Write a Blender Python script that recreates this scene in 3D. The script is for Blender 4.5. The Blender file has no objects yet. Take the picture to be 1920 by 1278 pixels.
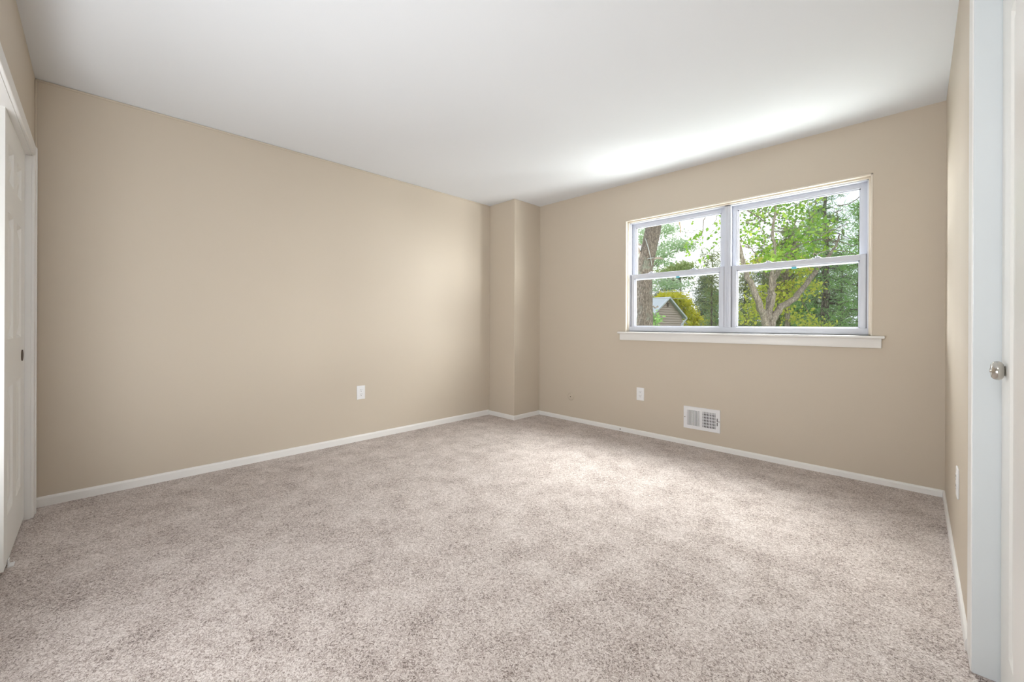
import bpy, bmesh, math, random
import numpy as np
from mathutils import Vector, Matrix

random.seed(7)
rng = np.random.default_rng(7)
SC = bpy.context.scene
COL = SC.collection

# ------------------------------------------------------------------ camera
F_PX, YAW, ROLL, CY, CAM_Z = 770.28, math.radians(44.6155), math.radians(0.2213), 607.98, 1.053
cs, cc = math.sin(YAW), math.cos(YAW)
cam_d = bpy.data.cameras.new('camera')
cam = bpy.data.objects.new('camera', cam_d)
COL.objects.link(cam)
cam_d.sensor_width = 36.0
cam_d.lens = F_PX * 36.0 / 1920.0
cam_d.shift_y = -(639.0 - CY) / 1920.0
cam_d.clip_start = 0.02
cam_d.clip_end = 500
fw = Vector((-cs, cc, 0)); rt = Vector((cc, cs, 0)); up = Vector((0, 0, 1))
rx = rt * math.cos(ROLL) + up * math.sin(ROLL)
ux = -rt * math.sin(ROLL) + up * math.cos(ROLL)
M = Matrix((rx, ux, -fw)).transposed().to_4x4()
M.translation = Vector((0, 0, CAM_Z))
cam.matrix_world = M
SC.camera = cam

# ------------------------------------------------------------------ world, lights, exposure
SC.view_settings.view_transform = 'Standard'
SC.view_settings.look = 'None'
SC.view_settings.gamma = 1.0
SC.view_settings.use_curve_mapping = False
SC.view_settings.exposure = 0.0
SC.cycles.max_bounces = 12
SC.cycles.diffuse_bounces = 8
SC.cycles.transparent_max_bounces = 16
SC.cycles.sample_clamp_indirect = 6.0

wd = bpy.data.worlds.new('overcast_sky')
SC.world = wd
wd.use_nodes = True
nt = wd.node_tree
bg = nt.nodes['Background']
tc = nt.nodes.new('ShaderNodeTexCoord')
ns = nt.nodes.new('ShaderNodeTexNoise')
ns.inputs['Scale'].default_value = 3.0
ns.inputs['Detail'].default_value = 4.0
rp = nt.nodes.new('ShaderNodeValToRGB')
rp.color_ramp.elements[0].position = 0.3
rp.color_ramp.elements[0].color = (0.80, 0.88, 1.0, 1)
rp.color_ramp.elements[1].position = 0.7
rp.color_ramp.elements[1].color = (1.0, 1.0, 1.0, 1)
nt.links.new(tc.outputs['Generated'], ns.inputs['Vector'])
nt.links.new(ns.outputs['Fac'], rp.inputs['Fac'])
nt.links.new(rp.outputs['Color'], bg.inputs['Color'])
bg.inputs['Strength'].default_value = 1.55

def area(name, loc, aim, sx, sy, power, color=(1, 1, 1), spread=180):
    l = bpy.data.lights.new(name, 'AREA')
    l.shape = 'RECTANGLE'; l.size = sx; l.size_y = sy
    l.energy = power; l.color = color; l.spread = math.radians(spread)
    o = bpy.data.objects.new(name, l); COL.objects.link(o)
    o.location = loc
    o.rotation_euler = (Vector(aim) - Vector(loc)).to_track_quat('-Z', 'Y').to_euler()
    return o

# unseen area lamps added in place of daylight at the window, as if off the bright ground in front of the house, from the open sky and both open sides of the garden
area('daylight_fill_ground', (-0.35, 5.05, -0.75), (-0.75, 3.55, 2.3), 4.6, 2.2, 330, (1.0, 0.995, 0.98), 150)
area('daylight_fill_side', (3.9, 6.5, 2.35), (-3.5, 2.6, 1.0), 3.2, 2.0, 660, (1.0, 0.99, 0.97), 150)
area('daylight_fill_far_side', (-6.0, 6.7, 2.0), (0.1, 2.3, 1.4), 2.4, 1.6, 420, (0.98, 0.99, 1.0), 150)
area('daylight_fill_lawn', (3.2, 5.3, 0.0), (-2.6, 3.3, 2.44), 2.4, 1.4, 520, (1.0, 0.995, 0.98), 150)
area('daylight_fill_sky', (-0.4, 5.9, 4.3), (-2.0, 2.2, 0.4), 4.0, 2.0, 960, (1.0, 0.985, 0.95), 150)
# added fill lamps out of view, low in the closet opening and high beside the camera
area('added_fill_low', (-1.05, -0.50, 0.40), (-2.1, 2.4, 2.65), 1.5, 0.6, 46, (0.97, 0.99, 1.0), 150)
area('added_fill_high', (-0.20, -0.17, 2.08), (-2.2, 3.2, 1.0), 0.36, 0.4, 8, (0.97, 0.99, 1.0), 160)

# ------------------------------------------------------------------ dimensions
XL, XR, YC, YW, H = -3.5735, 0.1233, -0.245, 3.671, 2.44
XC, YK = -3.1644, 3.2453                     # column in the corner
WX0, WX1, WZ0, WZ1 = -2.055, -0.214, 0.986, 2.082
T = 0.14

# ------------------------------------------------------------------ helpers
def link(o, parent=None):
    COL.objects.link(o)
    if parent is not None:
        o.parent = parent
    return o

def wloc(o):
    v = Vector((0, 0, 0))
    while o is not None:
        v = v + o.location; o = o.parent
    return v

def tag(o, label=None, cat=None, group=None, kind=None):
    if label: o['label'] = label
    if cat: o['category'] = cat
    if group: o['group'] = group
    if kind: o['kind'] = kind
    return o

def thing(name, loc, label=None, cat=None, group=None, kind=None):
    o = bpy.data.objects.new(name, None)
    o.empty_display_size = 0.05
    COL.objects.link(o); o.location = loc
    return tag(o, label, cat, group, kind)

def finish(name, bm, mat, parent=None, smooth=False, auto=None):
    bmesh.ops.recalc_face_normals(bm, faces=bm.faces)
    if parent is None:
        n = max(1, len(bm.verts))
        xs = [v.co.x for v in bm.verts]; ys = [v.co.y for v in bm.verts]; zs = [v.co.z for v in bm.verts]
        org = Vector(((min(xs) + max(xs)) / 2, (min(ys) + max(ys)) / 2, min(zs)))
    else:
        org = wloc(parent)
    bmesh.ops.translate(bm, verts=bm.verts, vec=-org)
    me = bpy.data.meshes.new(name)
    bm.to_mesh(me); bm.free()
    for m in (mat if isinstance(mat, (list, tuple)) else [mat]):
        me.materials.append(m)
    if smooth:
        for p_ in me.polygons: p_.use_smooth = True
    o = bpy.data.objects.new(name, me)
    link(o, parent)
    if parent is None: o.location = org
    if auto and smooth:
        md = o.modifiers.new('edges', 'EDGE_SPLIT'); md.split_angle = math.radians(auto)
    return o

def box(bm, a, b, bev=0.0, seg=2, mi=0):
    x0, x1 = sorted((a[0], b[0])); y0, y1 = sorted((a[1], b[1])); z0, z1 = sorted((a[2], b[2]))
    r = bmesh.ops.create_cube(bm, size=1.0)
    vs = r['verts']
    for v in vs:
        v.co = Vector((x0 + (v.co.x + .5) * (x1 - x0), y0 + (v.co.y + .5) * (y1 - y0), z0 + (v.co.z + .5) * (z1 - z0)))
    fs = {f for v in vs for f in v.link_faces}
    for f in fs: f.material_index = mi
    if bev > 0:
        es = list({e for v in vs for e in v.link_edges})
        bmesh.ops.bevel(bm, geom=es, offset=min(bev, 0.45 * min(x1 - x0, y1 - y0, z1 - z0)), segments=seg, affect='EDGES', profile=0.5)

def prism(bm, prof, a, b, mi=0):
    """extrude a closed profile of 3-D points by vector b-a (profile given relative to a)"""
    a, b = Vector(a), Vector(b)
    v0 = [bm.verts.new(a + Vector(q)) for q in prof]
    v1 = [bm.verts.new(b + Vector(q)) for q in prof]
    n = len(prof)
    for i in range(n):
        f = bm.faces.new((v0[i], v0[(i + 1) % n], v1[(i + 1) % n], v1[i])); f.material_index = mi
    bm.faces.new(v0[::-1]).material_index = mi; bm.faces.new(v1).material_index = mi

def lathe(bm, prof, center, axis, seg=32, mi=0):
    """prof: list of (radius, height along axis)"""
    ax = Vector(axis).normalized()
    u = ax.orthogonal().normalized(); w = ax.cross(u)
    c = Vector(center); rings = []
    for r, h in prof:
        if r < 1e-6:
            rings.append([bm.verts.new(c + ax * h)])
        else:
            rings.append([bm.verts.new(c + ax * h + (u * math.cos(2 * math.pi * k / seg) + w * math.sin(2 * math.pi * k / seg)) * r) for k in range(seg)])
    for A, B in zip(rings, rings[1:]):
        for k in range(seg):
            k2 = (k + 1) % seg
            if len(A) == 1 and len(B) == 1: continue
            if len(A) == 1: f = bm.faces.new((A[0], B[k], B[k2]))
            elif len(B) == 1: f = bm.faces.new((A[k], A[k2], B[0]))
            else: f = bm.faces.new((A[k], A[k2], B[k2], B[k]))
            f.material_index = mi

def tube(bm, pts, rad, seg=8, mi=0, caps=True):
    pts = [Vector(q) for q in pts]
    n = len(pts); rings = []
    ref = None
    for i, q in enumerate(pts):
        t = (pts[min(i + 1, n - 1)] - pts[max(i - 1, 0)])
        if t.length < 1e-9: t = Vector((0, 0, 1))
        t.normalize()
        if ref is None: ref = t.orthogonal().normalized()
        ref = (ref - t * ref.dot(t))
        if ref.length < 1e-6: ref = t.orthogonal()
        ref.normalize(); w = t.cross(ref)
        r = rad[i] if isinstance(rad, (list, tuple)) else rad
        rings.append([bm.verts.new(q + (ref * math.cos(2 * math.pi * k / seg) + w * math.sin(2 * math.pi * k / seg)) * r) for k in range(seg)])
    for A, B in zip(rings, rings[1:]):
        for k in range(seg):
            bm.faces.new((A[k], A[(k + 1) % seg], B[(k + 1) % seg], B[k])).material_index = mi
    if caps:
        bm.faces.new(rings[0][::-1]).material_index = mi; bm.faces.new(rings[-1]).material_index = mi

# ------------------------------------------------------------------ materials
def new_mat(name):
    m = bpy.data.materials.new(name); m.use_nodes = True
    return m, m.node_tree, m.node_tree.nodes['Principled BSDF']

def set_in(b, **kw):
    for k, v in kw.items():
        b.inputs[k.replace('_', ' ')].default_value = v

def plain(name, col, rough=0.5, metal=0.0, spec=0.5, bump=0.0, bscale=200.0, var=0.0, vscale=4.0):
    m, nt, b = new_mat(name)
    b.inputs['Roughness'].default_value = rough
    b.inputs['Metallic'].default_value = metal
    b.inputs['Specular IOR Level'].default_value = spec
    tc = nt.nodes.new('ShaderNodeTexCoord')
    nv = nt.nodes.new('ShaderNodeTexNoise'); nv.inputs['Scale'].default_value = vscale; nv.inputs['Detail'].default_value = 3
    nt.links.new(tc.outputs['Object'], nv.inputs['Vector'])
    mx = nt.nodes.new('ShaderNodeMix'); mx.data_type = 'RGBA'
    c = Vector(col)
    mx.inputs[6].default_value = (*(c * (1 - var)), 1); mx.inputs[7].default_value = (*(c * (1 + var)), 1)
    nt.links.new(nv.outputs['Fac'], mx.inputs[0]); nt.links.new(mx.outputs[2], b.inputs['Base Color'])
    if bump > 0:
        nb = nt.nodes.new('ShaderNodeTexNoise'); nb.inputs['Scale'].default_value = bscale; nb.inputs['Detail'].default_value = 2
        nt.links.new(tc.outputs['Object'], nb.inputs['Vector'])
        bp = nt.nodes.new('ShaderNodeBump'); bp.inputs['Strength'].default_value = bump; bp.inputs['Distance'].default_value = 0.002
        nt.links.new(nb.outputs['Fac'], bp.inputs['Height']); nt.links.new(bp.outputs['Normal'], b.inputs['Normal'])
    return m

WALL = plain('beige_wall_paint', (0.565, 0.499, 0.413), 0.52, spec=0.38, bump=0.05, bscale=120, var=0.012, vscale=1.5)
CEIL = plain('white_ceiling_paint', (0.725, 0.75, 0.785), 0.9, spec=0.2, bump=0.08, bscale=160, var=0.008, vscale=1.2)
TRIM = plain('white_trim_paint', (0.80, 0.795, 0.785), 0.35, bump=0.05, bscale=60, var=0.012, vscale=9)
CREAM = plain('cream_window_return_paint', (0.70, 0.635, 0.545), 0.4, bump=0.04, bscale=80, var=0.01)
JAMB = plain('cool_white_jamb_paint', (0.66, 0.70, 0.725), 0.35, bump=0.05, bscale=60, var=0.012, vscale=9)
DOORW = plain('white_door_paint', (0.82, 0.825, 0.81), 0.38, bump=0.04, bscale=70, var=0.01)
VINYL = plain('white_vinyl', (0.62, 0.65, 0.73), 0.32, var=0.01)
PLATE = plain('white_plastic', (0.80, 0.81, 0.83), 0.3, var=0.006)
DARK = plain('dark_slot', (0.02, 0.02, 0.022), 0.7)
GREYSLOT = plain('grey_slot', (0.13, 0.13, 0.13), 0.6)
VENTW = plain('white_enamel', (0.76, 0.765, 0.79), 0.35, var=0.008)
VENTIN = plain('duct_shade_dark', (0.035, 0.036, 0.04), 0.6)
NICKEL = plain('satin_nickel', (0.56, 0.54, 0.50), 0.24, metal=1.0, var=0.03, vscale=20)
BRONZE = plain('dark_bronze', (0.09, 0.065, 0.05), 0.4, metal=0.7)
CYAN = plain('cyan_sticker', (0.16, 0.60, 0.74), 0.5)
GAP = plain('gap_shade_grey', (0.30, 0.30, 0.34), 0.5)  # shade of the sash gaps put into the colour

# carpet: light tufts flecked with tan and brown
def carpet():
    m, nt, b = new_mat('flecked_beige_carpet')
    N = nt.nodes.new; L = nt.links.new
    tc = N('ShaderNodeTexCoord')
    v1 = N('ShaderNodeTexVoronoi'); v1.inputs['Scale'].default_value = 240; v1.inputs['Randomness'].default_value = 1.0
    n1 = N('ShaderNodeTexNoise'); n1.inputs['Scale'].default_value = 230; n1.inputs['Detail'].default_value = 3; n1.inputs['Roughness'].default_value = 0.6
    n2 = N('ShaderNodeTexNoise'); n2.inputs['Scale'].default_value = 6.5; n2.inputs['Detail'].default_value = 6; n2.inputs['Roughness'].default_value = 0.62
    # warp
    nw = N('ShaderNodeTexNoise'); nw.inputs['Scale'].default_value = 90
    mxv = N('ShaderNodeMix'); mxv.data_type = 'RGBA'; mxv.blend_type = 'LINEAR_LIGHT'; mxv.inputs[0].default_value = 0.012
    L(tc.outputs['Object'], mxv.inputs[6]); L(tc.outputs['Object'], nw.inputs['Vector']); L(nw.outputs['Color'], mxv.inputs[7])
    L(mxv.outputs[2], v1.inputs['Vector'])
    for n_ in (n1, n2): L(tc.outputs['Object'], n_.inputs['Vector'])
    sep = N('ShaderNodeSeparateColor'); L(v1.outputs['Color'], sep.inputs['Color'])
    ad = N('ShaderNodeMath'); ad.operation = 'MULTIPLY_ADD'; ad.inputs[1].default_value = 0.50
    L(sep.outputs['Red'], ad.inputs[0])
    mm = N('ShaderNodeMath'); mm.operation = 'MULTIPLY'; mm.inputs[1].default_value = 0.62
    L(n1.outputs['Fac'], mm.inputs[0]); L(mm.outputs[0], ad.inputs[2])
    ad2 = N('ShaderNodeMath'); ad2.operation = 'MULTIPLY_ADD'; ad2.inputs[1].default_value = 0.54
    L(n2.outputs['Fac'], ad2.inputs[0]); 
    sb = N('ShaderNodeMath'); sb.operation = 'SUBTRACT'; sb.inputs[1].default_value = 0.27
    L(ad.outputs[0], sb.inputs[0]); L(sb.outputs[0], ad2.inputs[2])
    cr = N('ShaderNodeValToRGB')
    e = cr.color_ramp.elements
    e[0].position = 0.22; e[0].color = (0.13, 0.098, 0.088, 1)
    e[1].position = 0.35; e[1].color = (0.30, 0.245, 0.222, 1)
    for p_, c_ in ((0.48, (0.485, 0.415, 0.39)), (0.62, (0.61, 0.545, 0.515)), (0.82, (0.78, 0.72, 0.695))):
        q = e.new(p_); q.color = (*c_, 1)
    L(ad2.outputs[0], cr.inputs['Fac']); L(cr.outputs['Color'], b.inputs['Base Color'])
    set_in(b, Roughness=0.95); b.inputs['Specular IOR Level'].default_value = 0.1
    b.inputs['Sheen Weight'].default_value = 0.15; b.inputs['Sheen Roughness'].default_value = 0.6
    bp = N('ShaderNodeBump'); bp.inputs['Strength'].default_value = 0.6; bp.inputs['Distance'].default_value = 0.006
    L(ad.outputs[0], bp.inputs['Height']); L(bp.outputs['Normal'], b.inputs['Normal'])
    return m
CARPET = carpet()

def glass():
    m, nt, b = new_mat('window_glass')
    nt.nodes.remove(b)
    out = nt.nodes['Material Output']
    tr = nt.nodes.new('ShaderNodeBsdfTransparent'); tr.inputs['Color'].default_value = (0.97, 0.985, 0.98, 1)
    gl = nt.nodes.new('ShaderNodeBsdfGlossy'); gl.inputs['Roughness'].default_value = 0.0
    lw = nt.nodes.new('ShaderNodeLayerWeight'); lw.inputs['Blend'].default_value = 0.5
    pw = nt.nodes.new('ShaderNodeMath'); pw.operation = 'POWER'; pw.inputs[1].default_value = 5.0
    fr = nt.nodes.new('ShaderNodeMath'); fr.operation = 'MULTIPLY_ADD'; fr.inputs[1].default_value = 0.9; fr.inputs[2].default_value = 0.03
    nt.links.new(lw.outputs['Facing'], pw.inputs[0]); nt.links.new(pw.outputs[0], fr.inputs[0])
    mx = nt.nodes.new('ShaderNodeMixShader')
    nt.links.new(fr.outputs[0], mx.inputs[0]); nt.links.new(tr.outputs[0], mx.inputs[1]); nt.links.new(gl.outputs[0], mx.inputs[2])
    nt.links.new(mx.outputs[0], out.inputs['Surface'])
    return m
GLASS = glass()

def screen():
    m, nt, b = new_mat('insect_screen_mesh')
    nt.nodes.remove(b)
    out = nt.nodes['Material Output']
    tr = nt.nodes.new('ShaderNodeBsdfTransparent')
    df = nt.nodes.new('ShaderNodeBsdfDiffuse'); df.inputs['Color'].default_value = (0.05, 0.052, 0.056, 1)
    mx = nt.nodes.new('ShaderNodeMixShader'); mx.inputs[0].default_value = 0.09
    nt.links.new(tr.outputs[0], mx.inputs[1]); nt.links.new(df.outputs[0], mx.inputs[2])
    nt.links.new(mx.outputs[0], out.inputs['Surface'])
    return m
SCREEN = screen()

def bark(name, a, b_, c, scale, stretch=0.22, lichen=None):
    m, nt, b = new_mat(name)
    N = nt.nodes.new; L = nt.links.new
    tc = N('ShaderNodeTexCoord'); mp = N('ShaderNodeMapping'); mp.inputs['Scale'].default_value = (1, 1, stretch)
    vo = N('ShaderNodeTexVoronoi'); vo.inputs['Scale'].default_value = scale; vo.feature = 'DISTANCE_TO_EDGE'
    no = N('ShaderNodeTexNoise'); no.inputs['Scale'].default_value = scale * 1.6; no.inputs['Detail'].default_value = 5
    L(tc.outputs['Object'], mp.inputs['Vector']); L(mp.outputs[0], no.inputs['Vector'])
    wp = N('ShaderNodeMix'); wp.data_type = 'RGBA'; wp.blend_type = 'LINEAR_LIGHT'; wp.inputs[0].default_value = 0.06
    L(mp.outputs[0], wp.inputs[6]); L(no.outputs['Color'], wp.inputs[7]); L(wp.outputs[2], vo.inputs['Vector'])
    ml = N('ShaderNodeMath'); ml.operation = 'MULTIPLY_ADD'; ml.inputs[1].default_value = 1.6
    L(vo.outputs['Distance'], ml.inputs[0])
    m2 = N('ShaderNodeMath'); m2.operation = 'MULTIPLY'; m2.inputs[1].default_value = 0.7; L(no.outputs['Fac'], m2.inputs[0]); L(m2.outputs[0], ml.inputs[2])
    cr = N('ShaderNodeValToRGB'); e = cr.color_ramp.elements
    e[0].position = 0.28; e[0].color = (*a, 1); e[1].position = 0.55; e[1].color = (*b_, 1)
    q = e.new(0.9); q.color = (*c, 1)
    L(ml.outputs[0], cr.inputs['Fac'])
    last = cr.outputs['Color']
    if lichen:
        n3 = N('ShaderNodeTexNoise'); n3.inputs['Scale'].default_value = 5; n3.inputs['Detail'].default_value = 6
        L(tc.outputs['Object'], n3.inputs['Vector'])
        r3 = N('ShaderNodeValToRGB'); r3.color_ramp.elements[0].position = 0.55; r3.color_ramp.elements[1].position = 0.68
        r3.color_ramp.elements[1].color = (0.6, 0.6, 0.6, 1)
        L(n3.outputs['Fac'], r3.inputs['Fac'])
        mx = N('ShaderNodeMix'); mx.data_type = 'RGBA'; mx.inputs[7].default_value = (*lichen, 1)
        L(r3.outputs['Color'], mx.inputs[0]); L(last, mx.inputs[6]); last = mx.outputs[2]
    L(last, b.inputs['Base Color']); set_in(b, Roughness=0.95)
    bp = N('ShaderNodeBump'); bp.inputs['Strength'].default_value = 0.9; bp.inputs['Distance'].default_value = 0.03
    L(ml.outputs[0], bp.inputs['Height']); L(bp.outputs['Normal'], b.inputs['Normal'])
    return m
OAKBARK = bark('furrowed_oak_bark', (0.028, 0.021, 0.016), (0.125, 0.10, 0.076), (0.25, 0.212, 0.172), 30, 0.28, (0.15, 0.18, 0.14))
TANBARK = bark('pale_maple_bark', (0.17, 0.135, 0.105), (0.37, 0.31, 0.25), (0.52, 0.45, 0.38), 22, 0.25)
DARKBARK = bark('dark_pine_bark', (0.06, 0.05, 0.042), (0.17, 0.14, 0.115), (0.28, 0.235, 0.20), 9, 0.3)
TWIG = plain('grey_brown_twig', (0.20, 0.165, 0.135), 0.9, var=0.2, vscale=8)
DEADTWIG = plain('dead_tan_twig', (0.46, 0.31, 0.17), 0.9, var=0.15, vscale=9)

def leaf(name, cols, trans=0.45):
    m, nt, b = new_mat(name)
    N = nt.nodes.new; L = nt.links.new
    out = nt.nodes['Material Output']
    geo = N('ShaderNodeNewGeometry')
    cr = N('ShaderNodeValToRGB'); e = cr.color_ramp.elements
    e[0].position = 0; e[0].color = (*cols[0], 1); e[1].position = 1; e[1].color = (*cols[-1], 1)
    for i, c in enumerate(cols[1:-1]):
        q = e.new((i + 1) / (len(cols) - 1)); q.color = (*c, 1)
    L(geo.outputs['Random Per Island'], cr.inputs['Fac'])
    L(cr.outputs['Color'], b.inputs['Base Color']); set_in(b, Roughness=0.55); b.inputs['Specular IOR Level'].default_value = 0.25
    tl = N('ShaderNodeBsdfTranslucent'); L(cr.outputs['Color'], tl.inputs['Color'])
    mx = N('ShaderNodeMixShader'); mx.inputs[0].default_value = trans
    L(b.outputs[0], mx.inputs[1]); L(tl.outputs[0], mx.inputs[2]); L(mx.outputs[0], out.inputs['Surface'])
    return m
LF_BRIGHT = leaf('bright_spring_leaf', [(0.12, 0.27, 0.03), (0.26, 0.46, 0.06), (0.42, 0.60, 0.09), (0.20, 0.37, 0.06), (0.33, 0.40, 0.10)])
LF_YELLOW = leaf('yellow_green_leaf', [(0.46, 0.56, 0.08), (0.72, 0.74, 0.14), (0.66, 0.62, 0.12), (0.38, 0.50, 0.10)])
LF_GOLD = leaf('golden_shrub_leaf', [(0.72, 0.68, 0.05), (0.86, 0.80, 0.07), (0.60, 0.64, 0.08)])
LF_PALE = leaf('pale_grey_green_leaf', [(0.52, 0.68, 0.42), (0.64, 0.76, 0.54), (0.46, 0.64, 0.34), (0.68, 0.76, 0.50)])
LF_YOLIVE = leaf('light_olive_leaf', [(0.36, 0.46, 0.18), (0.48, 0.56, 0.24), (0.42, 0.48, 0.22)])
LF_OLIVE = leaf('olive_pine_needle', [(0.24, 0.30, 0.13), (0.36, 0.40, 0.17), (0.30, 0.34, 0.18), (0.42, 0.42, 0.18)])
LF_DARK = leaf('dark_pine_needle', [(0.14, 0.20, 0.12), (0.20, 0.28, 0.15), (0.24, 0.29, 0.18), (0.30, 0.31, 0.20)], 0.3)
LF_MID = leaf('mid_green_needle', [(0.20, 0.33, 0.14), (0.30, 0.44, 0.20), (0.36, 0.50, 0.24), (0.26, 0.38, 0.20)])
LF_FRESH = leaf('fresh_green_leaf', [(0.22, 0.42, 0.12), (0.32, 0.54, 0.16), (0.40, 0.60, 0.24), (0.28, 0.46, 0.14)])

def siding():
    m, nt, b = new_mat('beige_lap_siding')
    b.inputs['Base Color'].default_value = (0.66, 0.52, 0.45, 1); set_in(b, Roughness=0.7)
    return m
SIDING = siding()
ROOF = plain('pale_grey_shingle', (0.58, 0.63, 0.66), 0.9, var=0.08, vscale=6)
FASCIA = plain('white_fascia', (0.82, 0.85, 0.90), 0.5)
GRASS = plain('lawn', (0.12, 0.22, 0.06), 0.95, var=0.25, vscale=2)
EXTW = plain('exterior_wall_white', (0.7, 0.7, 0.7), 0.8)

# ------------------------------------------------------------------ room shell
def struct(name, bm, mat, label=None, cat=None):
    o = finish(name, bm, mat)
    return tag(o, label, cat, kind='structure')

bm = bmesh.new(); box(bm, (XL - T, YC - 1.0, -0.12), (XR + 0.6, YW + T, 0.0))
struct('floor', bm, CARPET, 'wall to wall beige flecked cut pile carpet', 'carpet')
bm = bmesh.new(); box(bm, (XL - T, YC - 1.0, H), (XR + 0.6, YW + T, H + 0.12))
struct('ceiling', bm, CEIL, 'plain white painted ceiling', 'ceiling')
bm = bmesh.new(); box(bm, (XL - T, YC - 1.0, 0), (XL, YW + T, H))
struct('wall_left', bm, WALL, 'long beige wall on the left with one outlet', 'wall')
bm = bmesh.new()
box(bm, (XL, YW, 0), (WX0, YW + T, H)); box(bm, (WX1, YW, 0), (XR + 0.6, YW + T, H))
box(bm, (WX0, YW, 0), (WX1, YW + T, WZ0)); box(bm, (WX0, YW, WZ1), (WX1, YW + T, H))
struct('wall_back', bm, WALL, 'beige wall holding the double window and floor vent', 'wall')
bm = bmesh.new(); box(bm, (XL, YK, 0), (XC, YW, H), 0.004, 2)
struct('wall_corner', bm, WALL, 'beige boxed-in chase standing in the room corner', 'wall')

# right wall with a doorway
DY0, DY1, DZ = 1.10, 1.875, 2.05
bm = bmesh.new()
box(bm, (XR, DY1 + 0.02, 0), (XR + T, YW, H)); box(bm, (XR, YC - 1.0, 0), (XR + T, DY0 - 0.02, H)); box(bm, (XR, DY0 - 0.02, DZ + 0.02), (XR + T, DY1 + 0.02, H))
struct('wall_right', bm, WALL, 'beige wall on the right beside the white door', 'wall')

# closet wall (front), opening with sliding doors
CX0, CX1, CZ = -3.388, -0.55, 1.952
bm = bmesh.new()
box(bm, (XL, YC - 0.11, 0), (CX0 - 0.001, YC, H)); box(bm, (CX1, YC - 0.11, 0), (XR, YC, H)); box(bm, (CX0 - 0.001, YC - 0.11, CZ), (CX1, YC, H))
struct('wall_front', bm, WALL, 'beige wall with the closet opening at far left', 'wall')
bm = bmesh.new(); box(bm, (XL, YC - 1.0, 0), (XR, YC - 0.95, H))
struct('wall_closet', bm, WALL, 'back wall inside the closet', 'wall')
# thin caulk strip beneath the ceiling along the left wall and beside the closet corner
bm = bmesh.new(); box(bm, (XL, YC, H - 0.014), (XL + 0.006, YK, H - 0.001), 0.002, 1)
struct('trim_1', bm, WALL, 'thin painted bead under the ceiling along the left wall', 'trim')
bm = bmesh.new(); box(bm, (XL, YC, 0.05), (XL + 0.03, YC + 0.008, H - 0.015), 0.002, 1)
struct('trim_2', bm, WALL, 'narrow beige corner strip beside the closet', 'trim')

# baseboards
def baseboard(name, a, b, inward, h, label, t=0.012):
    bm = bmesh.new()
    a = Vector(a); b = Vector(b); n = Vector(inward)
    prof = [(0, 0), (t, 0), (t, h - 0.012), (t * 0.75, h - 0.004), (t * 0.35, h), (0, h)]
    prism(bm, [n * q[0] + Vector((0, 0, q[1])) for q in prof], a, b)
    return struct(name, bm, TRIM, label, 'baseboard')
baseboard('baseboard_left', (XL, YC, 0), (XL, YK - 0.012, 0), (1, 0, 0), 0.056, 'white baseboard along the long left wall')
baseboard('baseboard_chase_front', (XL, YK, 0), (XC + 0.012, YK, 0), (0, -1, 0), 0.047, 'short white baseboard on the left face of the corner chase')
baseboard('baseboard_chase_side', (XC, YK, 0), (XC, YW - 0.012, 0), (1, 0, 0), 0.047, 'short white baseboard on the right face of the corner chase')
bb = baseboard('baseboard_back', (XC, YW, 0), (XR, YW, 0), (0, -1, 0), 0.043, 'white baseboard under the window with one small dark hole')
bm = bmesh.new(); lathe(bm, [(0.0, 0.0), (0.006, 0.0), (0.006, 0.002), (0, 0.002)], (-2.097, YW - 0.0115, 0.020), (0, -1, 0), 12)
finish('nail_hole', bm, DARK, bb)
baseboard('baseboard_right', (XR, YW - 0.012, 0), (XR, DY1 + 0.112, 0), (-1, 0, 0), 0.043, 'white baseboard along the right wall', 0.010)

# ------------------------------------------------------------------ window
win = thing('window_1', ((WX0 + WX1) / 2, YW, WZ0), 'white double window with two sliding sashes in the beige wall', 'window', kind='structure')
# painted return: jamb boards plus a small stop moulding around the vinyl unit
bm = bmesh.new()
D0, D1 = YW - 0.003, YW + 0.052
j = 0.012
box(bm, (WX0, D0, WZ0), (WX0 + j, D1, WZ1), 0.003); box(bm, (WX1 - j, D0, WZ0), (WX1, D1, WZ1), 0.003)
box(bm, (WX0, D0, WZ1 - j), (WX1, D1, WZ1), 0.003)
finish('window_casing', bm, CREAM, win, True, 40)
bm = bmesh.new()
for s, x in ((1, WX0 + j), (-1, WX1 - j)):
    box(bm, (x - s * 0.002, YW + 0.026, WZ0), (x + s * 0.012, D1, WZ1 - j), 0.004)
box(bm, (WX0 + j, YW + 0.026, WZ1 - j - 0.012), (WX1 - j, D1, WZ1 - j + 0.002), 0.004)
finish('stop_molding', bm, CREAM, win, True, 40)
# stool and apron
bm = bmesh.new()
sx0, sx1 = -2.122, -0.150
box(bm, (sx0, YW - 0.036, WZ0 - 0.019), (sx1, YW + 0.001, WZ0), 0.006, 3)
box(bm, (WX0, YW - 0.002, WZ0 - 0.019), (WX1, D1, WZ0))
finish('window_sill', bm, TRIM, win, True, 40)
bm = bmesh.new()
box(bm, (sx0 + 0.018, YW - 0.018, WZ0 - 0.082), (sx1 - 0.018, YW + 0.001, WZ0 - 0.019), 0.003)
finish('window_apron', bm, TRIM, win, True, 40)
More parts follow.
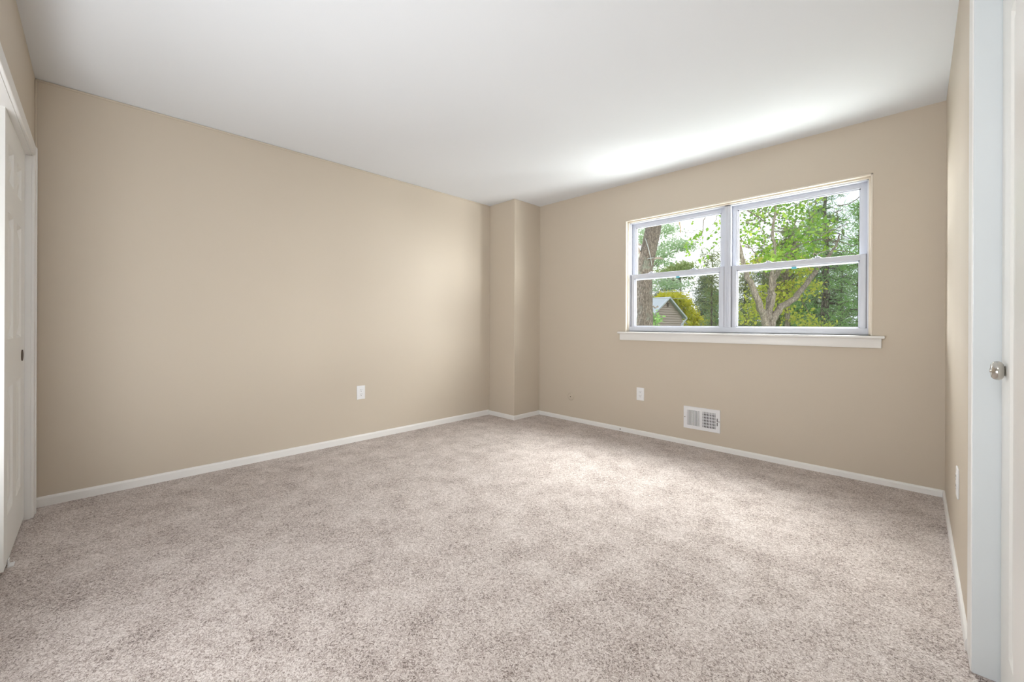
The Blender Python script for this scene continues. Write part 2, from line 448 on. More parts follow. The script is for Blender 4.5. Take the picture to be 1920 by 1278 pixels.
# vinyl main frame
V0, V1 = YW + 0.045, YW + 0.125
fx0, fx1, fz0, fz1 = WX0 + 0.012, WX1 - 0.012, WZ0, WZ1 - 0.012
mx0, mx1 = -1.158, -1.108
sf = 0.020
bm = bmesh.new()
box(bm, (fx0, V0, fz0), (fx0 + sf, V1, fz1), 0.002); box(bm, (fx1 - sf, V0, fz0), (fx1, V1, fz1), 0.002)
box(bm, (fx0, V0, fz1 - sf), (fx1, V1, fz1), 0.002)
box(bm, (fx0, V0 - 0.004, fz0), (fx1, V0 + 0.012, fz0 + 0.050), 0.004, 3)
box(bm, (fx0, V0, fz0), (fx1, V1, fz0 + 0.044), 0.002)
box(bm, (mx0, V0, fz0 + 0.04), (mx1, V1, fz1 - 0.005), 0.003)
for xa in (mx0 + 0.017, mx0 + 0.033):
    box(bm, (xa - 0.0035, V0 - 0.003, fz0 + 0.052), (xa + 0.0035, V0 + 0.004, fz1 - sf), 0.001, 1)
finish('window_frame', bm, VINYL, win, True, 40)

ZM0, ZM1 = 1.508, 1.548
def sash(x0, x1, lower, latchx, stickx):
    y0, y1 = (V0 + 0.008, V0 + 0.036) if lower else (V0 + 0.040, V0 + 0.068)
    g = 0.006 if lower else 0.002
    if lower:
        z0, z1, bot, top, st = fz0 + 0.046, ZM1, 0.010, ZM1 - ZM0, 0.034
    else:
        z0, z1, bot, top, st = ZM0 - 0.012, fz1 - sf + 0.002, 0.036, 0.038, 0.036
    a, b_ = x0 + g, x1 - g
    bm = bmesh.new()
    box(bm, (a, y0, z0), (a + st, y1, z1), 0.003); box(bm, (b_ - st, y0, z0), (b_, y1, z1), 0.003)
    box(bm, (a + st - 0.001, y0, z1 - top), (b_ - st + 0.001, y1, z1), 0.003)
    box(bm, (a + st - 0.001, y0, z0), (b_ - st + 0.001, y1, z0 + bot), 0.003)
    # glazing bead
    bd = 0.008
    for p_, q in (((a + st, z0 + bot), (a + st + bd, z1 - top)), ((b_ - st - bd, z0 + bot), (b_ - st, z1 - top)),
                  ((a + st, z1 - top - bd), (b_ - st, z1 - top)), ((a + st, z0 + bot), (b_ - st, z0 + bot + (bd if not lower else 0.004)))):
        box(bm, (p_[0], y0 + 0.008, p_[1]), (q[0], y1 - 0.004, q[1]))
    s = finish('lower_sash' if lower else 'upper_sash', bm, VINYL, win, True, 40)
    bm = bmesh.new(); box(bm, (a + st - 0.004, y0 + 0.014, z0 + bot - 0.004), (b_ - st + 0.004, y0 + 0.017, z1 - top + 0.004))
    finish('pane', bm, GLASS, s)
    if lower:
        for lx in latchx:
            bm = bmesh.new()
            box(bm, (lx - 0.028, y0 + 0.006, z1 - 0.002), (lx + 0.028, y1 - 0.002, z1 + 0.006), 0.002)
            lathe(bm, [(0.0, 0.013), (0.010, 0.012), (0.011, 0.004), (0.011, 0)], (lx, (y0 + y1) / 2, z1 + 0.004), (0, 0, 1), 16)
            box(bm, (lx - 0.004, y0 + 0.002, z1 + 0.005), (lx + 0.022, y0 + 0.012, z1 + 0.012), 0.002)
            finish('sash_lock', bm, VINYL, s, True, 40)
        bm = bmesh.new(); box(bm, (stickx - 0.016, y0 + 0.0125, z1 - top - 0.024), (stickx + 0.016, y0 + 0.0139, z1 - top - 0.008))
        st_ = finish('sticker', bm, CYAN, s); st_['label'] = 'small cyan sticker on the glass'
        # shade in the jamb gaps beside the lower sash, put in as dark strips
        bm = bmesh.new()
        box(bm, (x0 - 0.0005, V0 + 0.004, fz0 + 0.05), (x0 + g - 0.001, V0 + 0.030, ZM1)); box(bm, (x1 - g + 0.001, V0 + 0.004, fz0 + 0.05), (x1 + 0.0005, V0 + 0.030, ZM1))
        finish('gap_shade_strip', bm, GAP, win)
        bm = bmesh.new()
        yy = V0 + 0.074
        box(bm, (x0 + 0.01, yy, fz0 + 0.04), (x1 - 0.01, yy + 0.001, ZM0 + 0.01))
        finish('insect_screen', bm, SCREEN, win)
    return s
LX0, LX1, RX0, RX1 = fx0 + sf, mx0, mx1, fx1 - sf
for lower in (False, True):
    sash(LX0, LX1, lower, (-1.82, -1.42), -1.56)
    sash(RX0, RX1, lower, (-0.845, -0.53), -0.67)

# ------------------------------------------------------------------ panelled door slab
def panel_slab(bm, x0, x1, z0, z1, yf, th, panels, rec=0.007, edge=0.012, field=0.03):
    """front face at y=yf facing +Y, panels are (xa, xb, za, zb)"""
    xs = sorted({x0, x1, *[q for p_ in panels for q in p_[:2]]}); zs = sorted({z0, z1, *[q for p_ in panels for q in p_[2:]]})
    cache = {}
    def V(x, y, z):
        k = (round(x, 5), round(y, 5), round(z, 5))
        if k not in cache: cache[k] = bm.verts.new((x, y, z))
        return cache[k]
    def quad(a, b, c, d): bm.faces.new((V(*a), V(*b), V(*c), V(*d)))
    for i in range(len(xs) - 1):
        for k in range(len(zs) - 1):
            a, b, c, d = xs[i], xs[i + 1], zs[k], zs[k + 1]
            cx, cz = (a + b) / 2, (c + d) / 2
            hit = [p_ for p_ in panels if p_[0] < cx < p_[1] and p_[2] < cz < p_[3]]
            if not hit: quad((a, yf, c), (b, yf, c), (b, yf, d), (a, yf, d))
    for (a, b, c, d) in panels:
        loops = [(0, 0), (edge, -rec), (edge + 0.006, -rec), (edge + field, -0.0015)]
        rects = []
        for ins, dy in loops:
            rects.append([(a + ins, yf + dy, c + ins), (b - ins, yf + dy, c + ins), (b - ins, yf + dy, d - ins), (a + ins, yf + dy, d - ins)])
        for A, B in zip(rects, rects[1:]):
            for k in range(4): quad(A[k], A[(k + 1) % 4], B[(k + 1) % 4], B[k])
        quad(*rects[-1])
    yb = yf - th
    # sides: fan out along the cut lines so edges match
    for i in range(len(xs) - 1):
        for z in (z0, z1): quad((xs[i], yf, z), (xs[i + 1], yf, z), (xs[i + 1], yb, z), (xs[i], yb, z))
    for k in range(len(zs) - 1):
        for x in (x0, x1): quad((x, yf, zs[k]), (x, yf, zs[k + 1]), (x, yb, zs[k + 1]), (x, yb, zs[k]))
    for i in range(len(xs) - 1):
        for k in range(len(zs) - 1):
            quad((xs[i], yb, zs[k]), (xs[i + 1], yb, zs[k]), (xs[i + 1], yb, zs[k + 1]), (xs[i], yb, zs[k + 1]))

# closet sliding door at the far left
cdx0, cdx1, cdy = -3.383, -2.70, YC - 0.021
cl = thing('door_1', ((cdx0 + cdx1) / 2, cdy - 0.017, 0.017), 'white six panel sliding closet door at the left edge', 'door', kind='structure')
cols = [(-2.955, -2.79), (-3.235, -3.07)]
rows = [(1.665, 1.825), (0.98, 1.53), (0.22, 0.775)]
bm = bmesh.new()
panel_slab(bm, cdx0, cdx1, 0.017, CZ - 0.004, cdy, 0.034, [(a, b, c, d) for a, b in cols for c, d in rows], rec=0.012, edge=0.016, field=0.05)
finish('door_panel', bm, DOORW, cl)
bm = bmesh.new()
lathe(bm, [(0.0, 0.0015), (0.020, 0.002), (0.024, 0.004), (0.028, 0.0035), (0.029, 0.0)], (-3.275, cdy, 0.885), (0, 1, 0), 28)
fp = finish('finger_pull', bm, BRONZE, cl, True); fp['label'] = 'dark bronze finger pull'
# closet casing and jamb
cz0 = CZ
bm = bmesh.new()
box(bm, (CX0 - 0.088, YC - 0.001, 0), (CX0, YC + 0.013, CZ + 0.065), 0.004); box(bm, (CX0 - 0.088, YC, 0), (CX0 - 0.06, YC + 0.017, CZ + 0.065), 0.004)
box(bm, (CX0 - 0.001, YC - 0.11, 0), (CX0 + 0.003, YC + 0.001, CZ))
struct('trim_3', bm, TRIM, 'white casing leg beside the closet door', 'trim')
bm = bmesh.new()
box(bm, (CX0, YC - 0.001, CZ), (CX1 + 0.08, YC + 0.013, CZ + 0.065), 0.004); box(bm, (CX0, YC - 0.11, CZ - 0.004), (CX1, YC + 0.001, CZ + 0.001))
struct('trim_4', bm, TRIM, 'white casing across the top of the closet opening', 'trim')
bm = bmesh.new()
box(bm, (CX1, YC - 0.001, 0), (CX1 + 0.08, YC + 0.013, CZ), 0.004)
struct('trim_5', bm, TRIM, 'white casing leg at the near end of the closet opening', 'trim')
# floor guide for the sliding door
bm = bmesh.new()
gx = -2.80
box(bm, (gx - 0.022, cdy + 0.002, 0.0), (gx + 0.022, cdy + 0.020, 0.004), 0.001)
box(bm, (gx - 0.016, cdy + 0.002, 0.003), (gx + 0.016, cdy + 0.006, 0.03), 0.001)
tag(finish('door_guide', bm, PLATE), 'small white plastic floor guide under the sliding closet door', 'door guide')

# ------------------------------------------------------------------ right hand door, jamb and casing
DXF = 0.177
dr = thing('door_2', (DXF + 0.0175, (DY0 + DY1) / 2, 0.012), 'white door with round satin nickel knob at the right edge', 'door', kind='structure')
bm = bmesh.new()
pan = [(DY0 + 0.14, 1.725, 0.16, 1.90)]
panel_slab(bm, DY0 + 0.004, DY1 - 0.003, 0.012, DZ - 0.003, 0.0, 0.035, pan, rec=0.009, edge=0.012, field=0.03)
# map (y-> -x): slab built in x(y) plane, front facing +Y -> rotate so that front faces -X
for v in bm.verts:
    v.co = Vector((DXF - v.co.y, v.co.x, v.co.z))
finish('door_panel', bm, DOORW, dr)
bm = bmesh.new()
kc = Vector((DXF, 1.788, 0.928))
lathe(bm, [(0.0, 0.0), (0.015, 0.0), (0.015, 0.002), (0.0125, 0.003), (0.0185, 0.0045), (0.024, 0.008), (0.0268, 0.013), (0.0268, 0.018), (0.0245, 0.0235), (0.021, 0.0265), (0.0195, 0.0275), (0.0185, 0.0278), (0.018, 0.027), (0.0, 0.027)], kc, (-1, 0, 0), 40)
kb = finish('door_knob', bm, NICKEL, dr, True, 50); kb['label'] = 'satin nickel round knob'
bm = bmesh.new()
lathe(bm, [(0.0, 0.0305), (0.005, 0.0305), (0.006, 0.029), (0.006, 0.0265)], kc, (-1, 0, 0), 16)
finish('lock_button', bm, NICKEL, kb, True, 50)
bm = bmesh.new()
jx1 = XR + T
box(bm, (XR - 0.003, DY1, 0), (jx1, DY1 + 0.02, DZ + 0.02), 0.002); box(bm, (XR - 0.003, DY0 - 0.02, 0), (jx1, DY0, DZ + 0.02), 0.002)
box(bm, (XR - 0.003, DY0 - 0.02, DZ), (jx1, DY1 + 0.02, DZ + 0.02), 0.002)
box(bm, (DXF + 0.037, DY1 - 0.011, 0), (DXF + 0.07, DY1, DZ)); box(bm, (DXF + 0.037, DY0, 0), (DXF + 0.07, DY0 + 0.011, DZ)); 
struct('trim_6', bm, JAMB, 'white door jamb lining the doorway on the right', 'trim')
bm = bmesh.new()
box(bm, (XR - 0.006, DY1 + 0.003, 0), (XR + 0.001, DY1 + 0.110, DZ + 0.09), 0.004, 3); box(bm, (XR - 0.006, DY0 - 0.11, 0), (XR + 0.001, DY0 - 0.003, DZ + 0.09), 0.004, 3)
box(bm, (XR - 0.006, DY0 - 0.003, DZ + 0.003), (XR + 0.001, DY1 + 0.003, DZ + 0.09), 0.004, 3)
struct('trim_7', bm, TRIM, 'white door casing catching the window light on the right', 'trim')

# ------------------------------------------------------------------ outlets, blank cover, vent
def outlet(loc, rz, label):
    """built facing -Y at the origin then turned"""
    R = Matrix.Rotation(rz, 4, 'Z')
    root = thing('wall_outlet', loc, label, 'outlet', 'white duplex wall outlets')
    def fin(name, bm, mat, par, smooth=True):
        for v in bm.verts: v.co = R @ v.co
        bmesh.ops.translate(bm, verts=bm.verts, vec=Vector(loc))
        return finish(name, bm, mat, par, smooth, 40)
    w, h = 0.0385, 0.061
    bm = bmesh.new(); box(bm, (-w, -0.006, -h), (w, 0.0005, h), 0.0035, 3); fin('cover_plate', bm, PLATE, root)
    bm = bmesh.new(); box(bm, (-0.0175, -0.0075, -0.035), (0.0175, -0.004, 0.035), 0.0012, 2); ins = fin('receptacle', bm, PLATE, root)
    for zc in (0.0195, -0.0195):
        bm = bmesh.new()
        for sx in (-0.0065, 0.0065):
            box(bm, (sx - 0.0012, -0.0079, zc + 0.0015), (sx + 0.0012, -0.0072, zc + 0.0105))
        lathe(bm, [(0, 0.0004), (0.0032, 0.0004), (0.0032, 0)], (0, -0.0075, zc - 0.0075), (0, -1, 0), 14)
        fin('socket_slots', bm, GREYSLOT, ins, False)
    for zc in (0.048, -0.048):
        bm = bmesh.new(); lathe(bm, [(0, 0.0008), (0.003, 0.0006), (0.0034, 0)], (0, -0.006, zc), (0, -1, 0), 14); fin('screw', bm, PLATE, root)
    return root
outlet((XL, 1.682, 0.435), math.pi / 2, 'white outlet low on the long bare left wall')
outlet((-1.888, YW, 0.3915), 0, 'white outlet under the window left of the vent')
outlet((XR, 2.515, 0.405), -math.pi / 2, 'white outlet seen edge on at the right wall')

cap = thing('cable_outlet', (-2.708, YW, 0.264), 'round beige painted cover plate low on the wall left of the vent', 'cover plate')
bm = bmesh.new(); lathe(bm, [(0.0, 0.010), (0.020, 0.010), (0.026, 0.0095), (0.036, 0.007), (0.041, 0.003), (0.042, -0.0005)], (-2.708, YW, 0.264), (0, -1, 0), 36)
finish('cover', bm, WALL, cap, True, 60)
bm = bmesh.new(); lathe(bm, [(0.0, 0.0122), (0.005, 0.0118), (0.0055, 0.010)], (-2.708, YW, 0.264), (0, -1, 0), 16)
sc_ = finish('screw', bm, BRONZE, cap, True); sc_['label'] = 'dark centre screw'

vx0, vx1, vz0, vz1 = -1.474, -1.170, 0.148, 0.341
vent = thing('wall_vent', ((vx0 + vx1) / 2, YW, vz0), 'white metal register with two louvre fields under the window', 'vent')
ax0, ax1, bx0, bx1, gz0, gz1 = -1.445, -1.331, -1.316, -1.201, 0.178, 0.310
bm = bmesh.new()
y0 = YW - 0.008
def ring(bm, x0, x1, z0, z1, holes):
    xs = sorted({x0, x1, *[q for h_ in holes for q in h_[:2]]}); zs = sorted({z0, z1, *[q for h_ in holes for q in h_[2:]]})
    for i in range(len(xs) - 1):
        for k in range(len(zs) - 1):
            cx, cz = (xs[i] + xs[i + 1]) / 2, (zs[k] + zs[k + 1]) / 2
            if any(h_[0] < cx < h_[1] and h_[2] < cz < h_[3] for h_ in holes): continue
            box(bm, (xs[i], y0, zs[k]), (xs[i + 1], y0 + 0.002, zs[k + 1]))
slotx = -1.192
ring(bm, vx0 + 0.004, vx1 - 0.004, vz0 + 0.004, vz1 - 0.004, [(ax0, ax1, gz0, gz1), (bx0, bx1, gz0, gz1), (slotx - 0.004, slotx + 0.003, 0.207, 0.236), (slotx - 0.004, slotx + 0.003, 0.241, 0.270)])
for a, b_ in (((vx0, vz0), (vx1, vz0 + 0.005)), ((vx0, vz1 - 0.005), (vx1, vz1)), ((vx0, vz0), (vx0 + 0.005, vz1)), ((vx1 - 0.005, vz0), (vx1, vz1))):
    box(bm, (a[0], y0 + 0.0003, a[1]), (b_[0], YW + 0.0005, b_[1]), 0.002, 2)
finish('register_frame', bm, VENTW, vent)
def fins(x0, x1, lean, n):
    bm = bmesh.new()
    for k in range(n + 1):
        xc = x0 + (x1 - x0) * k / n
        w = 0.0027
        prism(bm, [(-w, 0, 0), (w, 0, 0), (w + lean, 0.0065, 0), (-w + lean, 0.0065, 0)], (min(max(xc, x0 + w), x1 - w), y0 + 0.0005, gz0), (min(max(xc, x0 + w), x1 - w), y0 + 0.0005, gz1))
    return bm
finish('louver', fins(ax0, ax1, 0.0030, 9), VENTW, vent)
finish('louver', fins(bx0, bx1, -0.0026, 9), VENTW, vent)
bm = bmesh.new()
for k in range(5):
    zc = gz0 + 0.013 + k * (gz1 - gz0 - 0.022) / 4.3
    box(bm, (bx0, YW - 0.0012, zc), (bx1, YW - 0.0002, zc + 0.013))
finish('damper_blade', bm, plain('grey_damper_metal', (0.42, 0.43, 0.45), 0.5), vent)
bm = bmesh.new(); box(bm, (ax0 - 0.003, YW - 0.0001, gz0 - 0.003), (slotx + 0.006, YW + 0.0012, gz1 + 0.003))
finish('duct_opening', bm, VENTIN, vent)  # flat near-black sheet, the shade inside the duct put into its colour
bm = bmesh.new(); box(bm, (slotx - 0.003, y0 - 0.003, 0.2365), (slotx + 0.002, y0 + 0.004, 0.2405), 0.0008, 1); finish('damper_lever', bm, VENTW, vent)
for x_ in (vx0 + 0.012, vx1 - 0.009):
    bm = bmesh.new(); lathe(bm, [(0, 0.0014), (0.003, 0.001), (0.0042, 0)], (x_, y0, (vz0 + vz1) / 2), (0, -1, 0), 14); finish('screw', bm, NICKEL, vent, True)

# ------------------------------------------------------------------ outdoors
GZ = -2.8
def P(u, v, D):
    """world point seen at pixel (u, v) of the photograph at depth D: used to stake out where things stand outside"""
    a, b = u - 960.0, v - CY
    A = (a * math.cos(ROLL) + b * math.sin(ROLL)) / F_PX; B = (-a * math.sin(ROLL) + b * math.cos(ROLL)) / F_PX
    return Vector(((A * cc - cs) * D, (A * cs + cc) * D, CAM_Z - B * D))
def sz(px_, D): return px_ * D / F_PX

bm = bmesh.new(); box(bm, (-130, YW + T, GZ - 0.2), (60, 130, GZ))
struct('ground', bm, GRASS, 'lawn outside the window', 'ground')

def mesh_from(name, verts, faces_n, mat, parent, nv):
    """verts: (L, nv, 3) array; faces_n: list of index tuples within an island (all quads)"""
    L = len(verts)
    org = np.array(wloc(parent))
    co = (verts.reshape(-1, 3) - org).astype(np.float32)
    f = np.array(faces_n, dtype=np.int32)
    idx = (np.arange(L, dtype=np.int32)[:, None, None] * nv + f[None]).reshape(-1)
    me = bpy.data.meshes.new(name)
    nf = L * len(f); k = f.shape[1]
    me.vertices.add(len(co)); me.vertices.foreach_set('co', co.ravel())
    me.loops.add(len(idx)); me.loops.foreach_set('vertex_index', idx)
    me.polygons.add(nf)
    me.polygons.foreach_set('loop_start', np.arange(0, nf * k, k, dtype=np.int32))
    me.materials.append(mat)
    me.update(calc_edges=True); me.validate()
    o = bpy.data.objects.new(name, me)
    return link(o, parent)

def unit(a): return a / (np.linalg.norm(a, axis=-1, keepdims=True) + 1e-9)

def leaves(name, pts, size, mat, parent, droop=0.35, needle=False, width=0.55):
    """a folded ovate leaf (or a slim needle blade) at every point"""
    n = len(pts)
    d = unit(rng.normal(size=(n, 3)) + np.array([0, 0, -droop]))
    s = unit(np.cross(d, rng.normal(size=(n, 3))))
    w = np.cross(d, s)
    L = (size * rng.uniform(0.65, 1.3, n))[:, None]
    if needle:
        hw = L * width
        v = np.stack([pts - s * hw * 0.5, pts + s * hw * 0.5, pts + d * L + s * hw * 0.15, pts + d * L - s * hw * 0.15], 1)
        return mesh_from(name, v, [(0, 1, 2, 3)], mat, parent, 4)
    hw = L * width * 0.5
    fold = w * L * 0.10
    base, tip = pts, pts + d * L
    l1, l2 = pts + d * L * 0.28 - s * hw * 0.95 + fold, pts + d * L * 0.62 - s * hw * 0.8 + fold
    r1, r2 = pts + d * L * 0.28 + s * hw * 0.95 + fold, pts + d * L * 0.62 + s * hw * 0.8 + fold
    v = np.stack([base, l1, l2, tip, r2, r1], 1)
    return mesh_from(name, v, [(0, 1, 2, 3), (0, 3, 4, 5)], mat, parent, 6)

def clump_pts(centers, per, sigma, flat=0.6):
    c = np.repeat(np.asarray(centers), per, axis=0)
    return c + rng.normal(size=c.shape) * np.array([sigma, sigma, sigma * flat])

def ell_centers(blobs, n):
    """n centres spread through a list of ellipsoids (centre, rx, ry, rz), denser near the shell"""
    w = np.array([b[1] * b[2] * b[3] for b in blobs]) ** 0.8
    pick = rng.choice(len(blobs), n, p=w / w.sum())
    u = unit(rng.normal(size=(n, 3))) * (rng.uniform(0.25, 1, n) ** 0.5)[:, None]
    C = np.array([list(b[0]) for b in blobs])[pick]; Rr = np.array([b[1:4] for b in blobs])[pick]
    return C + u * Rr

def jig(pts, amt, sub=4):
    """smooth a polyline and wobble it"""
    pts = [Vector(q) for q in pts]; out = []
    for i in range(len(pts) - 1):
        p0, p1, p2, p3 = pts[max(i - 1, 0)], pts[i], pts[i + 1], pts[min(i + 2, len(pts) - 1)]
        for k in range(sub):
            t = k / sub
            q = 0.5 * ((2 * p1) + (p2 - p0) * t + (2 * p0 - 5 * p1 + 4 * p2 - p3) * t * t + (3 * p1 - p0 - 3 * p2 + p3) * t ** 3)
            if not (i == 0 and k == 0): q = q + Vector(rng.normal(size=3)) * amt
            out.append(q)
    out.append(pts[-1]); return out

def taper(n, a, b): return [a + (b - a) * i / max(1, n - 1) for i in range(n)]

def trunk_down(u, v, D, r):
    q = P(u, v, D); return [Vector((q.x, q.y, GZ)), Vector((q.x, q.y, (q.z + GZ) / 2))]

# --- house seen beyond the oak
def build_house():
    D = 45.0
    pk = P(1250.5, 556.5, D)
    ang = math.radians(61.4)
    gx_ = (rt * math.sin(ang) * 0 + rt * math.cos(math.radians(40)) + fw * math.sin(math.radians(40)))   # along the gable, away to the right
    gx_.normalize(); back = Vector((-gx_.y, gx_.x, 0))
    if back.dot(fw) < 0: back = -back
    hw, rise, L = 3.75, 2.2, 11.0
    eave_z = pk.z - rise
    root = thing('house', (pk.x, pk.y, GZ), 'beige sided house gable with pale roof beyond the oak trunk', 'house')
    def W(a, b, z): return pk + gx_ * a + back * b + Vector((0, 0, z - pk.z))
    # siding: overlapping boards
    bm = bmesh.new()
    step = 0.25
    z = GZ + 0.3
    ww = hw - 0.45
    while z < pk.z - 0.12:
        def half(zz):
            zt = pk.z - 0.1
            return min(ww, max(0.02, (zt - zz) / rise * hw))
        z2 = min(z + step, pk.z - 0.1)
        a0, a1 = half(z), half(z2)
        vs = [W(-a0, -0.07, z), W(a0, -0.07, z), W(a1, 0.0, z2), W(-a1, 0.0, z2)]
        v_ = [bm.verts.new(q) for q in vs]; bm.faces.new(v_)
        lo = [bm.verts.new(W(-a0, 0.01, z)), bm.verts.new(W(a0, 0.01, z))]
        bm.faces.new((lo[0], lo[1], v_[1], v_[0]))
        z += step
    finish('siding_wall', bm, SIDING, root)
    bm = bmesh.new()
    b8 = [W(s * ww, b, z) for b in (0.02, L) for z in (GZ, eave_z + 0.2) for s in (-1, 1)]
    for s in (-1, 1):
        q = [W(s * ww, 0.02, GZ), W(s * ww, L, GZ), W(s * ww, L, eave_z + 0.25), W(s * ww, 0.02, eave_z + 0.25)]
        bm.faces.new([bm.verts.new(t) for t in q])
    bm.faces.new([bm.verts.new(W(s, L, z)) for s, z in ((-ww, GZ), (ww, GZ), (ww, eave_z), (0, pk.z - 0.1), (-ww, eave_z))])
    finish('side_wall', bm, SIDING, root)
    bm = bmesh.new()
    for s in (-1, 1):
        prof = [(0, pk.z), (s * hw, eave_z), (s * hw, eave_z - 0.10), (0, pk.z - 0.10)]
        v0 = [bm.verts.new(W(a, -0.35, z_)) for a, z_ in prof]; v1 = [bm.verts.new(W(a, L + 0.3, z_)) for a, z_ in prof]
        for i in range(4): bm.faces.new((v0[i], v0[(i + 1) % 4], v1[(i + 1) % 4], v1[i]))
        bm.faces.new(v0); bm.faces.new(v1)
    finish('roof', bm, ROOF, root)
    for s in (-1, 1):
        bm = bmesh.new()
        prof = [(0, pk.z + 0.03), (s * (hw + 0.02), eave_z + 0.03), (s * (hw + 0.02), eave_z - 0.17), (0, pk.z - 0.17)]
        v0 = [bm.verts.new(W(a, -0.40, z_)) for a, z_ in prof]; v1 = [bm.verts.new(W(a, -0.34, z_)) for a, z_ in prof]
        for i in range(4): bm.faces.new((v0[i], v0[(i + 1) % 4], v1[(i + 1) % 4], v1[i]))
        bm.faces.new(v0); bm.faces.new(v1)
        finish('rake_fascia', bm, FASCIA, root)
    bm = bmesh.new(); tube(bm, [W(hw + 0.02, -0.35, eave_z - 0.05), W(hw + 0.02, L, eave_z - 0.05)], 0.09, 8); finish('gutter', bm, FASCIA, root)
    bm = bmesh.new(); tube(bm, [W(hw + 0.02, -0.36, eave_z - 0.08), W(hw - 0.1, -0.30, eave_z - 0.22), W(ww - 0.28, -0.10, eave_z - 0.78), W(ww - 0.30, -0.09, eave_z - 0.95), W(ww - 0.30, -0.09, GZ + 0.2)], 0.085, 8)
    finish('downspout', bm, FASCIA, root)
    bm = bmesh.new()
    a = W(0, -0.10, pk.z - 0.95)
    tube(bm, [W(0, -0.07, pk.z - 0.35), W(0, -0.10, pk.z - 0.95)], 0.045, 6)
    tube(bm, [W(-0.22, -0.12, pk.z - 0.72), W(0.22, -0.12, pk.z - 0.72)], 0.05, 6)
    tube(bm, [W(0, -0.12, pk.z - 0.72), W(0, -0.14, pk.z - 1.08)], [0.12, 0.05], 8)
    finish('service_mast', bm, TWIG, root)
build_house()

# --- big oak
def build_oak():
    D = 8.2
    pts = [P(1209, 531, D)] + []
    path = [(1209, 575), (1208, 531), (1208.5, 508), (1212.5, 484), (1220, 452), (1226, 420), (1231, 385), (1240, 330), (1262, 240)]
    base = P(1209.5, 612, D)
    line = [Vector((base.x - 0.03, base.y, GZ)), Vector((base.x - 0.02, base.y, -0.8)), base] + [P(u, v, D) for u, v in path]
    root = thing('oak_tree', (line[0].x, line[0].y, GZ), 'thick leaning oak trunk with rough bark just outside the left pane', 'tree')
    ln = jig(line, 0.0, 6); n = len(ln)
    rr = []
    for q in ln:
        h_ = q.z - GZ
        rr.append(0.21 if h_ < 0.3 else 0.155 - 0.0012 * h_)
    bm = bmesh.new(); tube(bm, ln, rr, 40)
    for v in bm.verts:
        pass
    o = finish('trunk', bm, OAKBARK, root, True)
    md = o.modifiers.new('detail', 'SUBSURF'); md.levels = 2; md.render_levels = 2; md.subdivision_type = 'SIMPLE'
    tx = bpy.data.textures.new('bark_relief', 'VORONOI'); tx.noise_scale = 0.05
    d2 = o.modifiers.new('relief', 'DISPLACE'); d2.texture = tx; d2.strength = 0.022; d2.mid_level = 0.5; d2.texture_coords = 'LOCAL'
    def br(uv, r0, r1, dd=0.0):
        bm = bmesh.new(); l_ = jig([P(u, v, D + dd * i) for i, (u, v) in enumerate(uv)], 0.01, 4)
        tube(bm, l_, taper(len(l_), r0, r1), 8); finish('branch', bm, TWIG, root, True)
    br([(1213, 447), (1209, 452), (1205, 463), (1206, 470)], 0.022, 0.012)
    br([(1203, 484), (1199, 472), (1195, 462), (1188, 455)], 0.03, 0.018)
    br([(1202, 460), (1195, 456), (1186, 454)], 0.015, 0.01)
    br([(1221, 487), (1228, 484), (1238, 484), (1243, 486)], 0.03, 0.012, 0.05)
    br([(1216, 572), (1224, 575), (1231, 576), (1234, 574)], 0.02, 0.008, -0.02)
    br([(1238, 395), (1262, 380), (1300, 372), (1340, 380)], 0.05, 0.02, 0.2)
    # strap tied round the trunk
    bm = bmesh.new()
    q = [P(1210, 447, D - 0.17), P(1215, 462, D - 0.19), P(1219, 478, D - 0.18), P(1221, 490, D - 0.16), P(1222, 498, D - 0.15)]
    tube(bm, q, 0.007, 6)
    q = [P(1214, 485, D - 0.18), P(1219, 484, D - 0.19), P(1226, 483, D - 0.12)]
    tube(bm, q, 0.008, 6)
    tag(finish('strap', bm, plain('weathered_grey_strap', (0.19, 0.20, 0.19), 0.8), None, True), 'thin grey strap hanging on the leaning oak trunk', 'strap')
    # crown well above the window, out of the photograph
    top = ln[-1]
    C = ell_centers([(top + Vector((0.3, 0.5, 3.6)), 3.2, 3.2, 2.2)], 260)
    leaves('foliage', clump_pts(C, 14, 0.3), 0.11, LF_BRIGHT, root)
    bm = bmesh.new()
    for k in range(7):
        e_ = top + Vector((rng.normal() * 1.6, rng.normal() * 1.6, rng.uniform(2, 4)))
        l_ = jig([top, top.lerp(e_, 0.5) + Vector((0, 0, 0.4)), e_], 0.05); tube(bm, l_, taper(len(l_), 0.09, 0.02), 8)
    finish('limb', bm, OAKBARK, root, True)
build_oak()

